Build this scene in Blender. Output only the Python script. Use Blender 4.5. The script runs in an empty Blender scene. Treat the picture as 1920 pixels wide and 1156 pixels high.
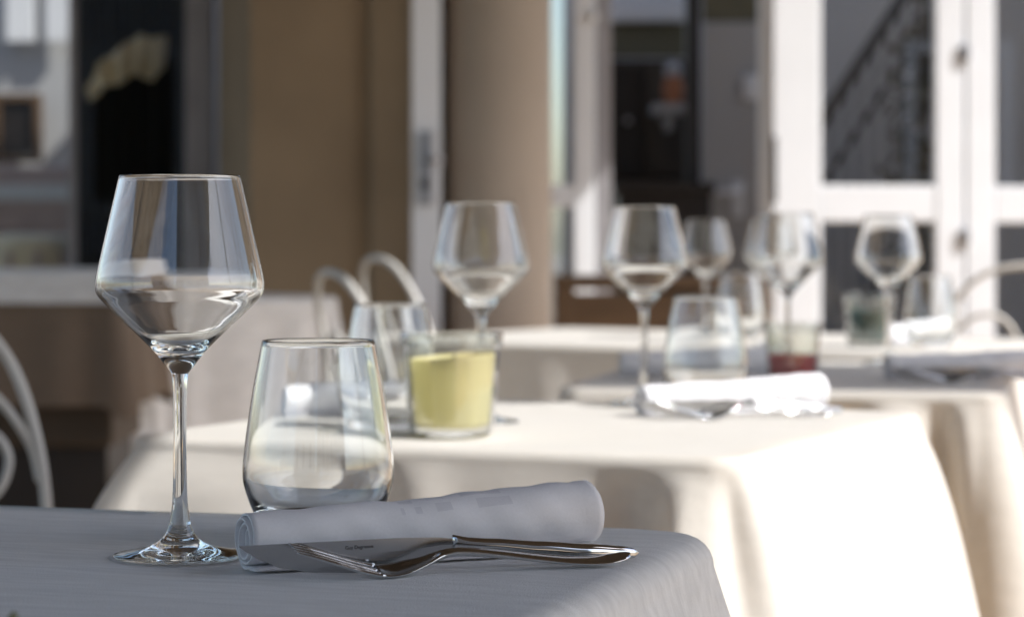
import bpy, bmesh, math, random
from mathutils import Vector, Matrix

random.seed(7)
S = bpy.context.scene
COL = S.collection
R = math.radians
PI = math.pi

# ------------------------------------------------------------------ camera, sky, sun, exposure
CAM_Z = 0.933
F = 4600.0            # focal length in photograph pixels (1920 wide)
HOR = 450.0           # horizon row
cam = bpy.data.objects.new('camera', bpy.data.cameras.new('camera'))
COL.objects.link(cam)
cam.location = (0, 0, CAM_Z)
cam.rotation_euler = (R(90), 0, 0)
cam.data.sensor_width = 36.0
cam.data.lens = F / 1920.0 * 36.0
cam.data.shift_y = -(578.0 - HOR) / 1920.0
cam.data.clip_start = 0.05
cam.data.clip_end = 400
cam.data.dof.use_dof = True
cam.data.dof.focus_distance = 1.385
cam.data.dof.aperture_fstop = 8.4
S.camera = cam

SUN = Vector((0.627, -0.297, 0.720)).normalized()      # direction towards the sun
w = bpy.data.worlds.new('World')
S.world = w
w.use_nodes = True
nt = w.node_tree
nt.nodes.clear()
sky = nt.nodes.new('ShaderNodeTexSky')
sky.sky_type = 'NISHITA'
sky.sun_disc = False
sky.sun_elevation = math.asin(SUN.z)
sky.sun_rotation = math.atan2(SUN.x, SUN.y)
sky.air_density = 1.0
sky.dust_density = 1.5
sky.ozone_density = 1.0
bg = nt.nodes.new('ShaderNodeBackground')
bg.inputs['Strength'].default_value = 0.15
wo = nt.nodes.new('ShaderNodeOutputWorld')
nt.links.new(sky.outputs[0], bg.inputs[0])
nt.links.new(bg.outputs[0], wo.inputs[0])

sl = bpy.data.lights.new('sun', 'SUN')
sl.energy = 3.45
sl.angle = R(0.53)
sl.color = (1.0, 0.985, 0.96)
so = bpy.data.objects.new('sun', sl)
COL.objects.link(so)
so.rotation_euler = SUN.to_track_quat('Z', 'Y').to_euler()
so.location = (6, -3, 8)

S.view_settings.view_transform = 'Standard'
S.view_settings.look = 'None'
S.view_settings.gamma = 1
S.view_settings.use_curve_mapping = False
S.view_settings.exposure = 0.76
S.render.engine = 'CYCLES'
cy = S.cycles
cy.max_bounces = 24
cy.transmission_bounces = 20
cy.transparent_max_bounces = 32
cy.glossy_bounces = 8
cy.diffuse_bounces = 5
cy.caustics_refractive = True
cy.caustics_reflective = True
cy.blur_glossy = 0.3
cy.sample_clamp_indirect = 40.0
cy.use_denoising = True


def P(px, py, Y):
    """a photograph pixel at depth Y -> the world point it shows"""
    return Vector(((px - 960.0) / F * Y, Y, CAM_Z - (py - HOR) / F * Y))


# ------------------------------------------------------------------ materials
def new_mat(name):
    m = bpy.data.materials.new(name)
    m.use_nodes = True
    m.node_tree.nodes.clear()
    out = m.node_tree.nodes.new('ShaderNodeOutputMaterial')
    return m, m.node_tree.nodes, m.node_tree.links, out


def mat(name, col, rough=0.6, metal=0.0, vary=0.12, scale=8.0, bump=0.0, bscale=60.0, spec=0.5, stretch=(1, 1, 1)):
    m, n, l, out = new_mat(name)
    b = n.new('ShaderNodeBsdfPrincipled')
    b.inputs['Roughness'].default_value = rough
    b.inputs['Metallic'].default_value = metal
    b.inputs['Specular IOR Level'].default_value = spec
    tc = n.new('ShaderNodeTexCoord')
    mp = n.new('ShaderNodeMapping')
    mp.inputs['Scale'].default_value = stretch
    l.new(tc.outputs['Object'], mp.inputs[0])
    nz = n.new('ShaderNodeTexNoise')
    nz.inputs['Scale'].default_value = scale
    nz.inputs['Detail'].default_value = 6
    l.new(mp.outputs[0], nz.inputs['Vector'])
    cr = n.new('ShaderNodeValToRGB')
    c0 = [max(0, c * (1 - vary)) for c in col]
    c1 = [min(1, c * (1 + vary)) for c in col]
    cr.color_ramp.elements[0].color = (*c0, 1)
    cr.color_ramp.elements[1].color = (*c1, 1)
    cr.color_ramp.elements[0].position = 0.3
    cr.color_ramp.elements[1].position = 0.7
    l.new(nz.outputs[0], cr.inputs[0])
    l.new(cr.outputs[0], b.inputs['Base Color'])
    if bump:
        n2 = n.new('ShaderNodeTexNoise')
        n2.inputs['Scale'].default_value = bscale
        n2.inputs['Detail'].default_value = 4
        l.new(mp.outputs[0], n2.inputs['Vector'])
        bp = n.new('ShaderNodeBump')
        bp.inputs['Strength'].default_value = bump
        bp.inputs['Distance'].default_value = 0.004
        l.new(n2.outputs[0], bp.inputs['Height'])
        l.new(bp.outputs[0], b.inputs['Normal'])
    l.new(b.outputs[0], out.inputs[0])
    return m


def cloth_mat(name, col, trans, tfac, damask=0.05, rough=0.75, streak_dir=0.0):
    m, n, l, out = new_mat(name)
    b = n.new('ShaderNodeBsdfPrincipled')
    b.inputs['Roughness'].default_value = rough
    b.inputs['Specular IOR Level'].default_value = 0.25
    b.inputs['Sheen Weight'].default_value = 0.15
    tc = n.new('ShaderNodeTexCoord')
    mp = n.new('ShaderNodeMapping')
    mp.inputs['Rotation'].default_value = (0, 0, streak_dir)
    mp.inputs['Scale'].default_value = (14, 120, 60)
    l.new(tc.outputs['Object'], mp.inputs[0])
    nz = n.new('ShaderNodeTexNoise')
    nz.inputs['Scale'].default_value = 1.0
    nz.inputs['Detail'].default_value = 5
    nz.inputs['Roughness'].default_value = 0.65
    l.new(mp.outputs[0], nz.inputs['Vector'])
    cr = n.new('ShaderNodeValToRGB')
    cr.color_ramp.elements[0].position = 0.35
    cr.color_ramp.elements[1].position = 0.72
    cr.color_ramp.elements[0].color = (*[c * (1 - damask) for c in col], 1)
    cr.color_ramp.elements[1].color = (*[min(1, c * (1 + damask)) for c in col], 1)
    l.new(nz.outputs[0], cr.inputs[0])
    l.new(cr.outputs[0], b.inputs['Base Color'])
    # thread-level weave
    wv = n.new('ShaderNodeTexNoise')
    wv.inputs['Scale'].default_value = 900
    wv.inputs['Detail'].default_value = 2
    l.new(tc.outputs['Object'], wv.inputs['Vector'])
    w2 = n.new('ShaderNodeTexNoise')
    w2.inputs['Scale'].default_value = 18
    w2.inputs['Detail'].default_value = 3
    l.new(tc.outputs['Object'], w2.inputs['Vector'])
    ad = n.new('ShaderNodeMath')
    ad.operation = 'MULTIPLY_ADD'
    ad.inputs[1].default_value = 2.2
    l.new(w2.outputs[0], ad.inputs[0])
    l.new(wv.outputs[0], ad.inputs[2])
    bp = n.new('ShaderNodeBump')
    bp.inputs['Strength'].default_value = 0.45
    bp.inputs['Distance'].default_value = 0.0015
    l.new(ad.outputs[0], bp.inputs['Height'])
    l.new(bp.outputs[0], b.inputs['Normal'])
    t = n.new('ShaderNodeBsdfTranslucent')
    t.inputs[0].default_value = (*trans, 1)
    mx = n.new('ShaderNodeMixShader')
    mx.inputs[0].default_value = tfac
    l.new(b.outputs[0], mx.inputs[1])
    l.new(t.outputs[0], mx.inputs[2])
    l.new(mx.outputs[0], out.inputs[0])
    return m


def glass_mat(name, col=(1, 1, 1), ior=1.5, rough=0.0):
    m, n, l, out = new_mat(name)
    g = n.new('ShaderNodeBsdfGlass')
    g.inputs['Color'].default_value = (*col, 1)
    g.inputs['IOR'].default_value = ior
    g.inputs['Roughness'].default_value = rough
    film = n.new('ShaderNodeBsdfGlossy')          # faint film of polish and finger grease
    film.inputs['Roughness'].default_value = 0.05
    tc = n.new('ShaderNodeTexCoord')
    nz = n.new('ShaderNodeTexNoise')
    nz.inputs['Scale'].default_value = 45
    nz.inputs['Detail'].default_value = 5
    l.new(tc.outputs['Object'], nz.inputs['Vector'])
    mr = n.new('ShaderNodeMapRange')
    mr.inputs['From Min'].default_value = 0.3
    mr.inputs['From Max'].default_value = 0.75
    mr.inputs['To Min'].default_value = 0.012
    mr.inputs['To Max'].default_value = 0.03
    l.new(nz.outputs[0], mr.inputs[0])
    mx = n.new('ShaderNodeMixShader')
    l.new(mr.outputs[0], mx.inputs[0])
    l.new(g.outputs[0], mx.inputs[1])
    l.new(film.outputs[0], mx.inputs[2])
    l.new(mx.outputs[0], out.inputs[0])
    return m


def thin_glass(name, tint=(0.97, 0.98, 0.97), boost=1.0, edge=0.8):
    """thin pane: Fresnel reflection over straight transmission"""
    m, n, l, out = new_mat(name)
    lw = n.new('ShaderNodeLayerWeight')
    lw.inputs['Blend'].default_value = 0.5
    pw = n.new('ShaderNodeMath')
    pw.operation = 'POWER'
    pw.inputs[1].default_value = 5.0
    l.new(lw.outputs['Facing'], pw.inputs[0])
    mu = n.new('ShaderNodeMath')
    mu.operation = 'MULTIPLY_ADD'
    mu.inputs[1].default_value = 0.9 * boost
    mu.inputs[2].default_value = 0.04 * boost
    mu.use_clamp = True
    l.new(pw.outputs[0], mu.inputs[0])
    t = n.new('ShaderNodeBsdfTransparent')
    # longer way through the wall where it is seen edge-on: more absorption
    p2 = n.new('ShaderNodeMath')
    p2.operation = 'POWER'
    p2.inputs[1].default_value = 3.0
    l.new(lw.outputs['Facing'], p2.inputs[0])
    ab = n.new('ShaderNodeMix')
    ab.data_type = 'RGBA'
    ab.inputs[6].default_value = (*tint, 1)
    ab.inputs[7].default_value = (*[c * edge for c in tint], 1)
    l.new(p2.outputs[0], ab.inputs[0])
    l.new(ab.outputs[2], t.inputs[0])
    g = n.new('ShaderNodeBsdfGlossy')
    g.inputs['Roughness'].default_value = 0.0
    mx = n.new('ShaderNodeMixShader')
    l.new(mu.outputs[0], mx.inputs[0])
    l.new(t.outputs[0], mx.inputs[1])
    l.new(g.outputs[0], mx.inputs[2])
    l.new(mx.outputs[0], out.inputs[0])
    return m


def wax_mat(name, col, tcol, f=0.4):
    m, n, l, out = new_mat(name)
    d = n.new('ShaderNodeBsdfPrincipled')
    d.inputs['Base Color'].default_value = (*col, 1)
    d.inputs['Roughness'].default_value = 0.45
    t = n.new('ShaderNodeBsdfTranslucent')
    t.inputs[0].default_value = (*tcol, 1)
    mx = n.new('ShaderNodeMixShader')
    mx.inputs[0].default_value = f
    l.new(d.outputs[0], mx.inputs[1])
    l.new(t.outputs[0], mx.inputs[2])
    l.new(mx.outputs[0], out.inputs[0])
    return m


def napkin_mat(name):
    """cotton with a woven band of squares (uv: u along the roll, v round it)"""
    m, n, l, out = new_mat(name)
    b = n.new('ShaderNodeBsdfPrincipled')
    b.inputs['Roughness'].default_value = 0.7
    b.inputs['Specular IOR Level'].default_value = 0.3
    uv = n.new('ShaderNodeUVMap')
    sp = n.new('ShaderNodeSeparateXYZ')
    l.new(uv.outputs[0], sp.inputs[0])

    def mth(op, a, bb=None, c=None):
        x = n.new('ShaderNodeMath')
        x.operation = op
        for i, v in enumerate((a, bb, c)):
            if v is None:
                continue
            if isinstance(v, (int, float)):
                x.inputs[i].default_value = v
            else:
                l.new(v, x.inputs[i])
        return x.outputs[0]

    def band(sock, lo, hi):
        return mth('MULTIPLY', mth('GREATER_THAN', sock, lo), mth('LESS_THAN', sock, hi))
    u, v = sp.outputs[0], sp.outputs[1]
    total = None
    for lo, hi, v0, v1 in ((.415, .425, .60, .655), (.455, .475, .60, .655), (.515, .56, .60, .66), (.635, .735, .60, .665),
                           (.42, .46, .70, .745), (.50, .55, .70, .745), (.60, .72, .70, .75),
                           (.46, .51, .79, .83), (.56, .66, .79, .83)):
        k = mth('MULTIPLY', band(u, lo, hi), band(v, v0, v1))
        total = k if total is None else mth('MAXIMUM', total, k)
    # fine satin ribs inside the squares
    rib = mth('SINE', mth('MULTIPLY', v, 900.0))
    fac = mth('MULTIPLY', total, mth('MULTIPLY_ADD', rib, 0.25, 0.75))
    mx = n.new('ShaderNodeMix')
    mx.data_type = 'RGBA'
    mx.inputs[6].default_value = (0.90, 0.895, 0.92, 1)
    mx.inputs[7].default_value = (0.74, 0.735, 0.775, 1)
    l.new(fac, mx.inputs[0])
    nz = n.new('ShaderNodeTexNoise')
    nz.inputs['Scale'].default_value = 700
    tc = n.new('ShaderNodeTexCoord')
    l.new(tc.outputs['Object'], nz.inputs['Vector'])
    m2 = n.new('ShaderNodeMix')
    m2.data_type = 'RGBA'
    m2.blend_type = 'MULTIPLY'
    m2.inputs[0].default_value = 0.12
    l.new(mx.outputs[2], m2.inputs[6])
    l.new(nz.outputs[0], m2.inputs[7])
    l.new(m2.outputs[2], b.inputs['Base Color'])
    # hem stitching: a fine groove close to each end
    st = mth('MAXIMUM', band(u, .945, .951), band(u, .030, .036))
    h = mth('ADD', mth('MULTIPLY', st, -0.8), mth('MULTIPLY', nz.outputs[0], 0.35))
    bp = n.new('ShaderNodeBump')
    bp.inputs['Strength'].default_value = 0.3
    bp.inputs['Distance'].default_value = 0.0008
    l.new(h, bp.inputs['Height'])
    l.new(bp.outputs[0], b.inputs['Normal'])
    t = n.new('ShaderNodeBsdfTranslucent')
    t.inputs[0].default_value = (0.8, 0.77, 0.72, 1)
    ms = n.new('ShaderNodeMixShader')
    ms.inputs[0].default_value = 0.12
    l.new(b.outputs[0], ms.inputs[1])
    l.new(t.outputs[0], ms.inputs[2])
    l.new(ms.outputs[0], out.inputs[0])
    return m


M = {}
M['glass'] = glass_mat('crystal', (0.995, 1.0, 0.998), 1.5)
M['cloth'] = cloth_mat('white_damask', (0.81, 0.775, 0.715), (0.92, 0.71, 0.41), 0.22)
M['cloth_shaded'] = cloth_mat('shade_damask', (0.79, 0.79, 0.785), (0.78, 0.68, 0.52), 0.06, damask=0.10, streak_dir=R(18))  # cooler copy of the same damask, its shade tone put into the colour
M['taupe_cloth'] = cloth_mat('taupe_cloth', (0.20, 0.15, 0.11), (0.2, 0.14, 0.09), 0.08)
M['napkin'] = napkin_mat('napkin_cotton')
M['steel'] = mat('polished_steel', (0.58, 0.59, 0.60), 0.07, 1.0, 0.03, 40)
M['blade'] = mat('blade_steel', (0.45, 0.45, 0.455), 0.16, 1.0, 0.03, 40)
M['etch'] = mat('etched_mark', (0.05, 0.05, 0.05), 0.5)
M['jar_glass'] = thin_glass('jar_glass', (0.95, 0.955, 0.935), 3.0, .42)
M['wax_yellow'] = wax_mat('yellow_wax', (0.95, 0.89, 0.56), (0.98, 0.93, 0.58), 0.5)
M['wax_teal'] = wax_mat('teal_wax', (0.03, 0.12, 0.11), (0.03, 0.14, 0.12))
M['wax_red'] = wax_mat('red_wax', (0.62, 0.035, 0.04), (0.7, 0.04, 0.04), 0.25)
M['wick'] = mat('wick', (0.03, 0.025, 0.02), 0.9)
M['iron'] = mat('white_painted_iron', (0.60, 0.58, 0.54), 0.4, 0.0, 0.08, 12)
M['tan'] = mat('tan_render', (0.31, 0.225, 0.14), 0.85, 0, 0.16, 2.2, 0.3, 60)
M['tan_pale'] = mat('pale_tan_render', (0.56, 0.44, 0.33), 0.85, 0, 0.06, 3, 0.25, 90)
M['white'] = mat('white_joinery', (0.83, 0.85, 0.88), 0.42, 0, 0.03, 5)
M['grey_frame'] = mat('grey_frame', (0.30, 0.285, 0.29), 0.5)
M['pane'] = thin_glass('window_pane', (0.93, 0.93, 0.91), 0.35)
M['pane_bright'] = thin_glass('window_pane_clean', (0.94, 0.95, 0.94), 3.0)
M['dark'] = mat('dark_lacquer', (0.018, 0.013, 0.011), 0.45)
M['cupboard'] = mat('dark_cupboard_wood', (0.06, 0.048, 0.035), 0.5, 0, 0.25, 5, stretch=(8, 8, 1))
M['brown_wood'] = mat('brown_wood', (0.12, 0.07, 0.035), 0.5, 0, 0.3, 4, 0.2, 30, stretch=(1, 8, 8))
M['console_wood'] = mat('console_wood', (0.065, 0.045, 0.028), 0.6, 0, 0.25, 4, stretch=(1, 8, 8))
M['console_front'] = mat('console_front', (0.14, 0.105, 0.075), 0.7, 0, 0.12, 4, stretch=(1, 8, 8))
M['floor'] = mat('terrace_floor', (0.46, 0.32, 0.19), 0.7, 0, 0.25, 3, 0.3, 60)
M['ground'] = mat('ground', (0.20, 0.18, 0.15), 0.9, 0, 0.2, 0.5)
M['int_grey'] = mat('interior_grey_wall', (0.46, 0.46, 0.465), 0.7, 0, 0.05, 2)
M['int_pale'] = mat('interior_pale_wall', (0.74, 0.75, 0.77), 0.7, 0, 0.05, 2)
M['olive'] = mat('olive_paint', (0.16, 0.15, 0.10), 0.7)
M['curtain'] = mat('dark_curtain', (0.028, 0.024, 0.02), 0.85, 0, 0.3, 10, stretch=(20, 20, .5))
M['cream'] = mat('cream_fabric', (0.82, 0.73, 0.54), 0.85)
M['mauve'] = mat('mauve_fabric', (0.58, 0.45, 0.42), 0.85)
M['metal'] = mat('brushed_metal', (0.45, 0.45, 0.47), 0.3, 1.0)
M['canvas'] = mat('awning_canvas', (0.075, 0.063, 0.052), 0.85)
M['terracotta'] = mat('terracotta', (0.42, 0.17, 0.08), 0.7)
M['leaf'] = mat('leaf_green', (0.26, 0.27, 0.10), 0.5, 0, 0.3, 30)
M['house'] = mat('pale_blue_house', (0.52, 0.54, 0.57), 0.85)
M['brown_house'] = mat('brown_house', (0.27, 0.235, 0.205), 0.85)


# ------------------------------------------------------------------ object helpers
def tag(o, label=None, cat=None, group=None, kind=None):
    if label:
        o['label'] = label
    if cat:
        o['category'] = cat
    if group:
        o['group'] = group
    if kind:
        o['kind'] = kind
    return o


def empty(name, loc=(0, 0, 0), rz=0.0):
    o = bpy.data.objects.new(name, None)
    COL.objects.link(o)
    o.location = loc
    o.rotation_euler = (0, 0, rz)
    o.empty_display_size = 0.05
    return o


def meshobj(name, verts, faces, m, parent=None, smooth=True, uvs=None):
    me = bpy.data.meshes.new(name)
    me.from_pydata([tuple(v) for v in verts], [], faces)
    if uvs is not None:
        ul = me.uv_layers.new(name='UVMap')
        for lp in me.loops:
            ul.data[lp.index].uv = uvs[lp.vertex_index]
    me.materials.append(m)
    if smooth:
        me.polygons.foreach_set('use_smooth', [True] * len(me.polygons))
    me.update()
    o = bpy.data.objects.new(name, me)
    COL.objects.link(o)
    if parent:
        o.parent = parent
    return o


def bmobj(name, bm, m, parent=None, smooth=False):
    me = bpy.data.meshes.new(name)
    bmesh.ops.recalc_face_normals(bm, faces=bm.faces)
    bm.to_mesh(me)
    bm.free()
    me.materials.append(m)
    if smooth:
        me.polygons.foreach_set('use_smooth', [True] * len(me.polygons))
    o = bpy.data.objects.new(name, me)
    COL.objects.link(o)
    if parent:
        o.parent = parent
    return o


def add_box(bm, x0, x1, y0, y1, z0, z1, bevel=0.0):
    r = bmesh.ops.create_cube(bm, size=1.0)
    vs = r['verts']
    for v in vs:
        v.co = Vector((x0 + (v.co.x + .5) * (x1 - x0), y0 + (v.co.y + .5) * (y1 - y0), z0 + (v.co.z + .5) * (z1 - z0)))
    if bevel:
        es = list({e for v in vs for e in v.link_edges})
        bmesh.ops.bevel(bm, geom=es, offset=bevel, segments=2, affect='EDGES', profile=0.6)


def box(name, b, m, parent=None, bevel=0.004):
    bm = bmesh.new()
    add_box(bm, *b, bevel=bevel)
    return bmobj(name, bm, m, parent)


def boxes(name, bs, m, parent=None, bevel=0.004):
    bm = bmesh.new()
    for b in bs:
        add_box(bm, *b, bevel=bevel)
    return bmobj(name, bm, m, parent)


def pbox(px0, px1, py0, py1, Y, depth):
    """box whose front face at depth Y covers these photograph pixels"""
    a, b = P(px0, py1, Y), P(px1, py0, Y)
    return (a.x, b.x, Y, Y + depth, a.z, b.z)


def lathe(prof, n=96, closed=False):
    """prof: list of (r, z); r==0 becomes a pole"""
    vs, fs, rings = [], [], []
    for r, z in prof:
        if r < 1e-7:
            rings.append([len(vs)])
            vs.append((0, 0, z))
        else:
            rings.append(list(range(len(vs), len(vs) + n)))
            for i in range(n):
                a = 2 * PI * i / n
                vs.append((r * math.cos(a), r * math.sin(a), z))
    for a, b in zip(rings, rings[1:]):
        for i in range(n):
            j = (i + 1) % n
            if len(a) == 1 and len(b) == 1:
                continue
            if len(a) == 1:
                fs.append((a[0], b[j], b[i]))
            elif len(b) == 1:
                fs.append((a[i], a[j], b[0]))
            else:
                fs.append((a[i], a[j], b[j], b[i]))
    return vs, fs


def spline(pts, n=8):
    """Catmull-Rom through pts (tuples of any length)"""
    out = []
    k = len(pts)
    for i in range(k - 1):
        p0, p1, p2, p3 = pts[max(i - 1, 0)], pts[i], pts[i + 1], pts[min(i + 2, k - 1)]
        for j in range(n):
            t = j / n
            out.append(tuple(0.5 * (2 * b + (c - a) * t + (2 * a - 5 * b + 4 * c - d) * t * t + (3 * b - a - 3 * c + d) * t ** 3)
                             for a, b, c, d in zip(p0, p1, p2, p3)))
    out.append(tuple(pts[-1]))
    return out


def interp(tab, x):
    if x <= tab[0][0]:
        return tab[0][1]
    for (a, va), (b, vb) in zip(tab, tab[1:]):
        if x <= b:
            t = (x - a) / (b - a)
            t = t * t * (3 - 2 * t) * 0.5 + t * 0.5
            return va + (vb - va) * t
    return tab[-1][1]


def tube(path, r, seg=10, bm=None):
    """round bar along a path, into bm"""
    own = bm if bm is not None else bmesh.new()
    pts = [Vector(p) for p in path]
    rings = []
    up = Vector((0.13, 0.21, 0.97)).normalized()
    for i, p in enumerate(pts):
        t = (pts[min(i + 1, len(pts) - 1)] - pts[max(i - 1, 0)]).normalized()
        a = t.cross(up)
        if a.length < 1e-4:
            a = t.cross(Vector((1, 0, 0)))
        a.normalize()
        b = t.cross(a).normalized()
        up = -b if b.dot(up) < 0 else b
        a = t.cross(up).normalized()
        b = up
        rings.append([own.verts.new(p + r * (math.cos(2 * PI * k / seg) * a + math.sin(2 * PI * k / seg) * b)) for k in range(seg)])
    for A, B in zip(rings, rings[1:]):
        for k in range(seg):
            own.faces.new((A[k], A[(k + 1) % seg], B[(k + 1) % seg], B[k]))
    own.faces.new(rings[0][::-1])
    own.faces.new(rings[-1])
    return own


def copy_tree(o, parent=None):
    c = o.copy()
    COL.objects.link(c)
    if parent:
        c.parent = parent
    for ch in list(o.children):
        copy_tree(ch, c)
    return c


# ================================================================== SETTING
ground = meshobj('ground', [(-150, -150, -.03), (150, -150, -.03), (150, 150, -.03), (-150, 150, -.03)], [(0, 1, 2, 3)], M['ground'], smooth=False)
tag(ground, kind='structure')
terrace = box('terrace_floor', (-6, 7, -5, 12.5, -.02, 0.0), M['floor'], bevel=0)
tag(terrace, kind='structure')

# ------------------------------------------------------------------ the restaurant front
bld = empty('restaurant_building', (0, 7.5, 0))
tag(bld, 'tan restaurant front with a round column and white glazed doors behind the tables', 'building')
bld_off = Matrix.Translation((0, -7.5, 0))


def part(o, parent=bld):
    """parts are modelled in world space; hang them under the building"""
    o.parent = parent
    o.matrix_parent_inverse = parent.matrix_world.inverted() if parent.matrix_world != Matrix.Identity(4) else Matrix.Translation(-parent.location)
    return o


def part_of(o, parent):
    o.parent = parent
    return o


# tan wall: a prism with shallow steps so its faces turn towards and away from the light
def wall_prism(name, pts, z0, z1, m):
    vs = [(x, y, z0) for x, y in pts] + [(x, y, z1) for x, y in pts]
    n = len(pts)
    fs = [(i, (i + 1) % n, n + (i + 1) % n, n + i) for i in range(n)]
    fs += [tuple(range(n))[::-1], tuple(range(n, 2 * n))]
    return meshobj(name, vs, fs, m, smooth=False)


WH = 4.6
x400, x470, x690, x772 = P(400, 0, 7.3).x, P(470, 0, 7.15).x, P(690, 0, 7.15).x, P(772, 0, 7.05).x
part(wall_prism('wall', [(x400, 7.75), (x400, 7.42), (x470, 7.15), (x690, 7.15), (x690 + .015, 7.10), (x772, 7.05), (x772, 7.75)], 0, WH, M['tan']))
# round column
cx = P(935, 0, 7.0).x
cr = (P(1036, 0, 7).x - P(834, 0, 7).x) / 2
vs, fs = lathe([(0, 0), (cr + .02, 0), (cr + .02, .12), (cr, .13), (cr, WH), (0, WH)], 64)
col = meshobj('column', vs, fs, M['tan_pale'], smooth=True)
col.location = (cx, 7.0 + cr, 0)
part(col)
# unseen wall above the door heads; heights shaped to block sun from inside
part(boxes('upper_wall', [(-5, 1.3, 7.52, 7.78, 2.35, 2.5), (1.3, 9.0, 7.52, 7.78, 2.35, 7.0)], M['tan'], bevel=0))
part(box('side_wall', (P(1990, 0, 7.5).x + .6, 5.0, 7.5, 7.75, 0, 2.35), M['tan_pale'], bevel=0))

# open white door seen edge-on, with its lock
dl = boxes('door', [pbox(772, 826, -420, 1000, 7.02, .05)], M['white'])
part(dl)
lk = boxes('lock_plate', [pbox(784, 812, 246, 385, 7.006, .012)], M['metal'])
part_of(lk, dl)
bm = bmesh.new()
a = P(798, 300, 6.96)
tube([(a.x, 7.02, a.z), (a.x, 6.955, a.z), (a.x + .02, 6.95, a.z), (a.x + .05, 6.955, a.z)], .010, 10, bm)
part_of(bmobj('handle', bm, M['metal'], smooth=True), dl)
a = P(796, 345, 6.99)
vs, fs = lathe([(0, -.012), (.012, -.012), (.014, 0), (.012, .012), (0, .012)], 20)
kn = meshobj('lock_cylinder', vs, fs, M['dark'])
kn.rotation_euler = (R(90), 0, 0)
kn.location = (a.x, 7.0, a.z)
part_of(kn, dl)
part(boxes('door_jamb', [pbox(826, 838, -420, 1000, 7.22, .1)], M['dark'], bevel=0))

# glazed white door leaves on the right
YD = 7.5


def leaf(name, bars, panes, m=None, extra=()):
    f = boxes(name, [pbox(*b, YD + dy, dd) for (b, dy, dd) in bars], m or M['white'], bevel=.006)
    part(f)
    for p in panes:
        g = boxes('pane', [pbox(*p, YD + .035, .006)], M['pane_bright'], bevel=0)
        part_of(g, f)
    return f


# left leaf, half hidden by the column
l1 = leaf('glazed_door', [((1076, 1116, -420, 1000), 0, .06), ((1000, 1075.5, 346, 388), 0, .06), ((1000, 1075.5, 940, 1000), 0, .06)],
          [(1000, 1076, -420, 346), (1000, 1076, 388, 940)])
a = P(1113, 30, 7.47)
vs, fs = lathe([(0, 0), (.012, 0), (.016, .008), (.012, .02), (0, .022)], 20)
k = meshobj('hinge', vs, fs, M['white'])
k.rotation_euler = (R(90), 0, 0)
k.location = (a.x, 7.5, a.z)
part_of(k, l1)
part(boxes('door_jamb', [pbox(1117, 1146, -420, 1000, 7.58, .12)], M['grey_frame'], bevel=.003))
# right leaf and its neighbour
l2 = leaf('glazed_door', [((1449, 1540, -420, 1000), 0, .07), ((1540.5, 1754.5, 347, 416), .003, .064), ((1755, 1808, -420, 1000), 0, .07),
                          ((1540.5, 1754.5, 900, 1000), .003, .064)],
          [(1540, 1755, -420, 347), (1540, 1755, 416, 900)])
l3 = leaf('glazed_door', [((1812, 1866, -420, 1000), 0, .07), ((1866.5, 2079, 349, 418), .003, .064), ((2080, 2140, -420, 1000), 0, .07),
                          ((1866.5, 2079, 900, 1000), .003, .064)],
          [(1866, 2080, -420, 349), (1866, 2080, 418, 900)])
part(boxes('door_post', [pbox(1426, 1447, -420, 1000, 7.56, .08)], M['white'], bevel=.003))
for lf, px in ((l2, 1454), (l3, 1810)):
    for py in ((318,) if lf is l2 else (100, 445)):
        if lf is l2:
            h = boxes('hinge', [pbox(px - 6, px + 3, py - 62, py + 62, 7.488, .012)], M['dark'])
        else:
            h = boxes('hinge', [pbox(px - 9, px + 9, py - 16, py + 16, 7.486, .014)], M['metal'])
        part_of(h, lf)
part(boxes('door_head', [pbox(1000, 2140, -520, -421, 7.49, .1)], M['white']))

# left glazing: dark door, grey frame, window
gf = boxes('window_frame', [pbox(347, 398, -420, 1000, 7.44, .08), pbox(128, 141, -420, 1000, 7.5, .05), pbox(-420, 346, 930, 1000, 7.5, .05),
                            pbox(-480, -421, -420, 1000, 7.5, .05)], M['grey_frame'])
part(gf)
for p in ((141, 347, -420, 930), (-420, 128, -420, 930)):
    part_of(boxes('pane', [pbox(*p, 7.52, .006)], M['pane'], bevel=0), gf)

# interior shell
shell = boxes('interior_wall', [(-4.2, -.75, 10.2, 10.3, 0, 2.6), (-4.3, -4.2, 7.8, 10.3, 0, 2.6), (-.78, -.7, 7.8, 10.2, 0, 2.6)], M['int_grey'], bevel=0)
part(boxes('interior_wall', [(.2, 4.2, 9.6, 9.7, 0, 2.9), (4.2, 4.3, 7.8, 9.7, 0, 2.9)], M['int_pale'], bevel=0))
part(shell)

# ------------------------------------------------------------------ things inside the doors
# dark cupboard seen through the open doorway
cb = empty('cupboard', tuple(P(1215, 0, 8.9) * 1.0)[:2] + (0,))
tag(cb, 'tall dark cupboard inside the open doorway right of the column', 'cupboard')


def child_box(name, parent, b, m, bevel=.004):
    l = parent.location
    return box(name, (b[0] - l.x, b[1] - l.x, b[2] - l.y, b[3] - l.y, b[4] - l.z, b[5] - l.z), m, parent, bevel)


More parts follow.
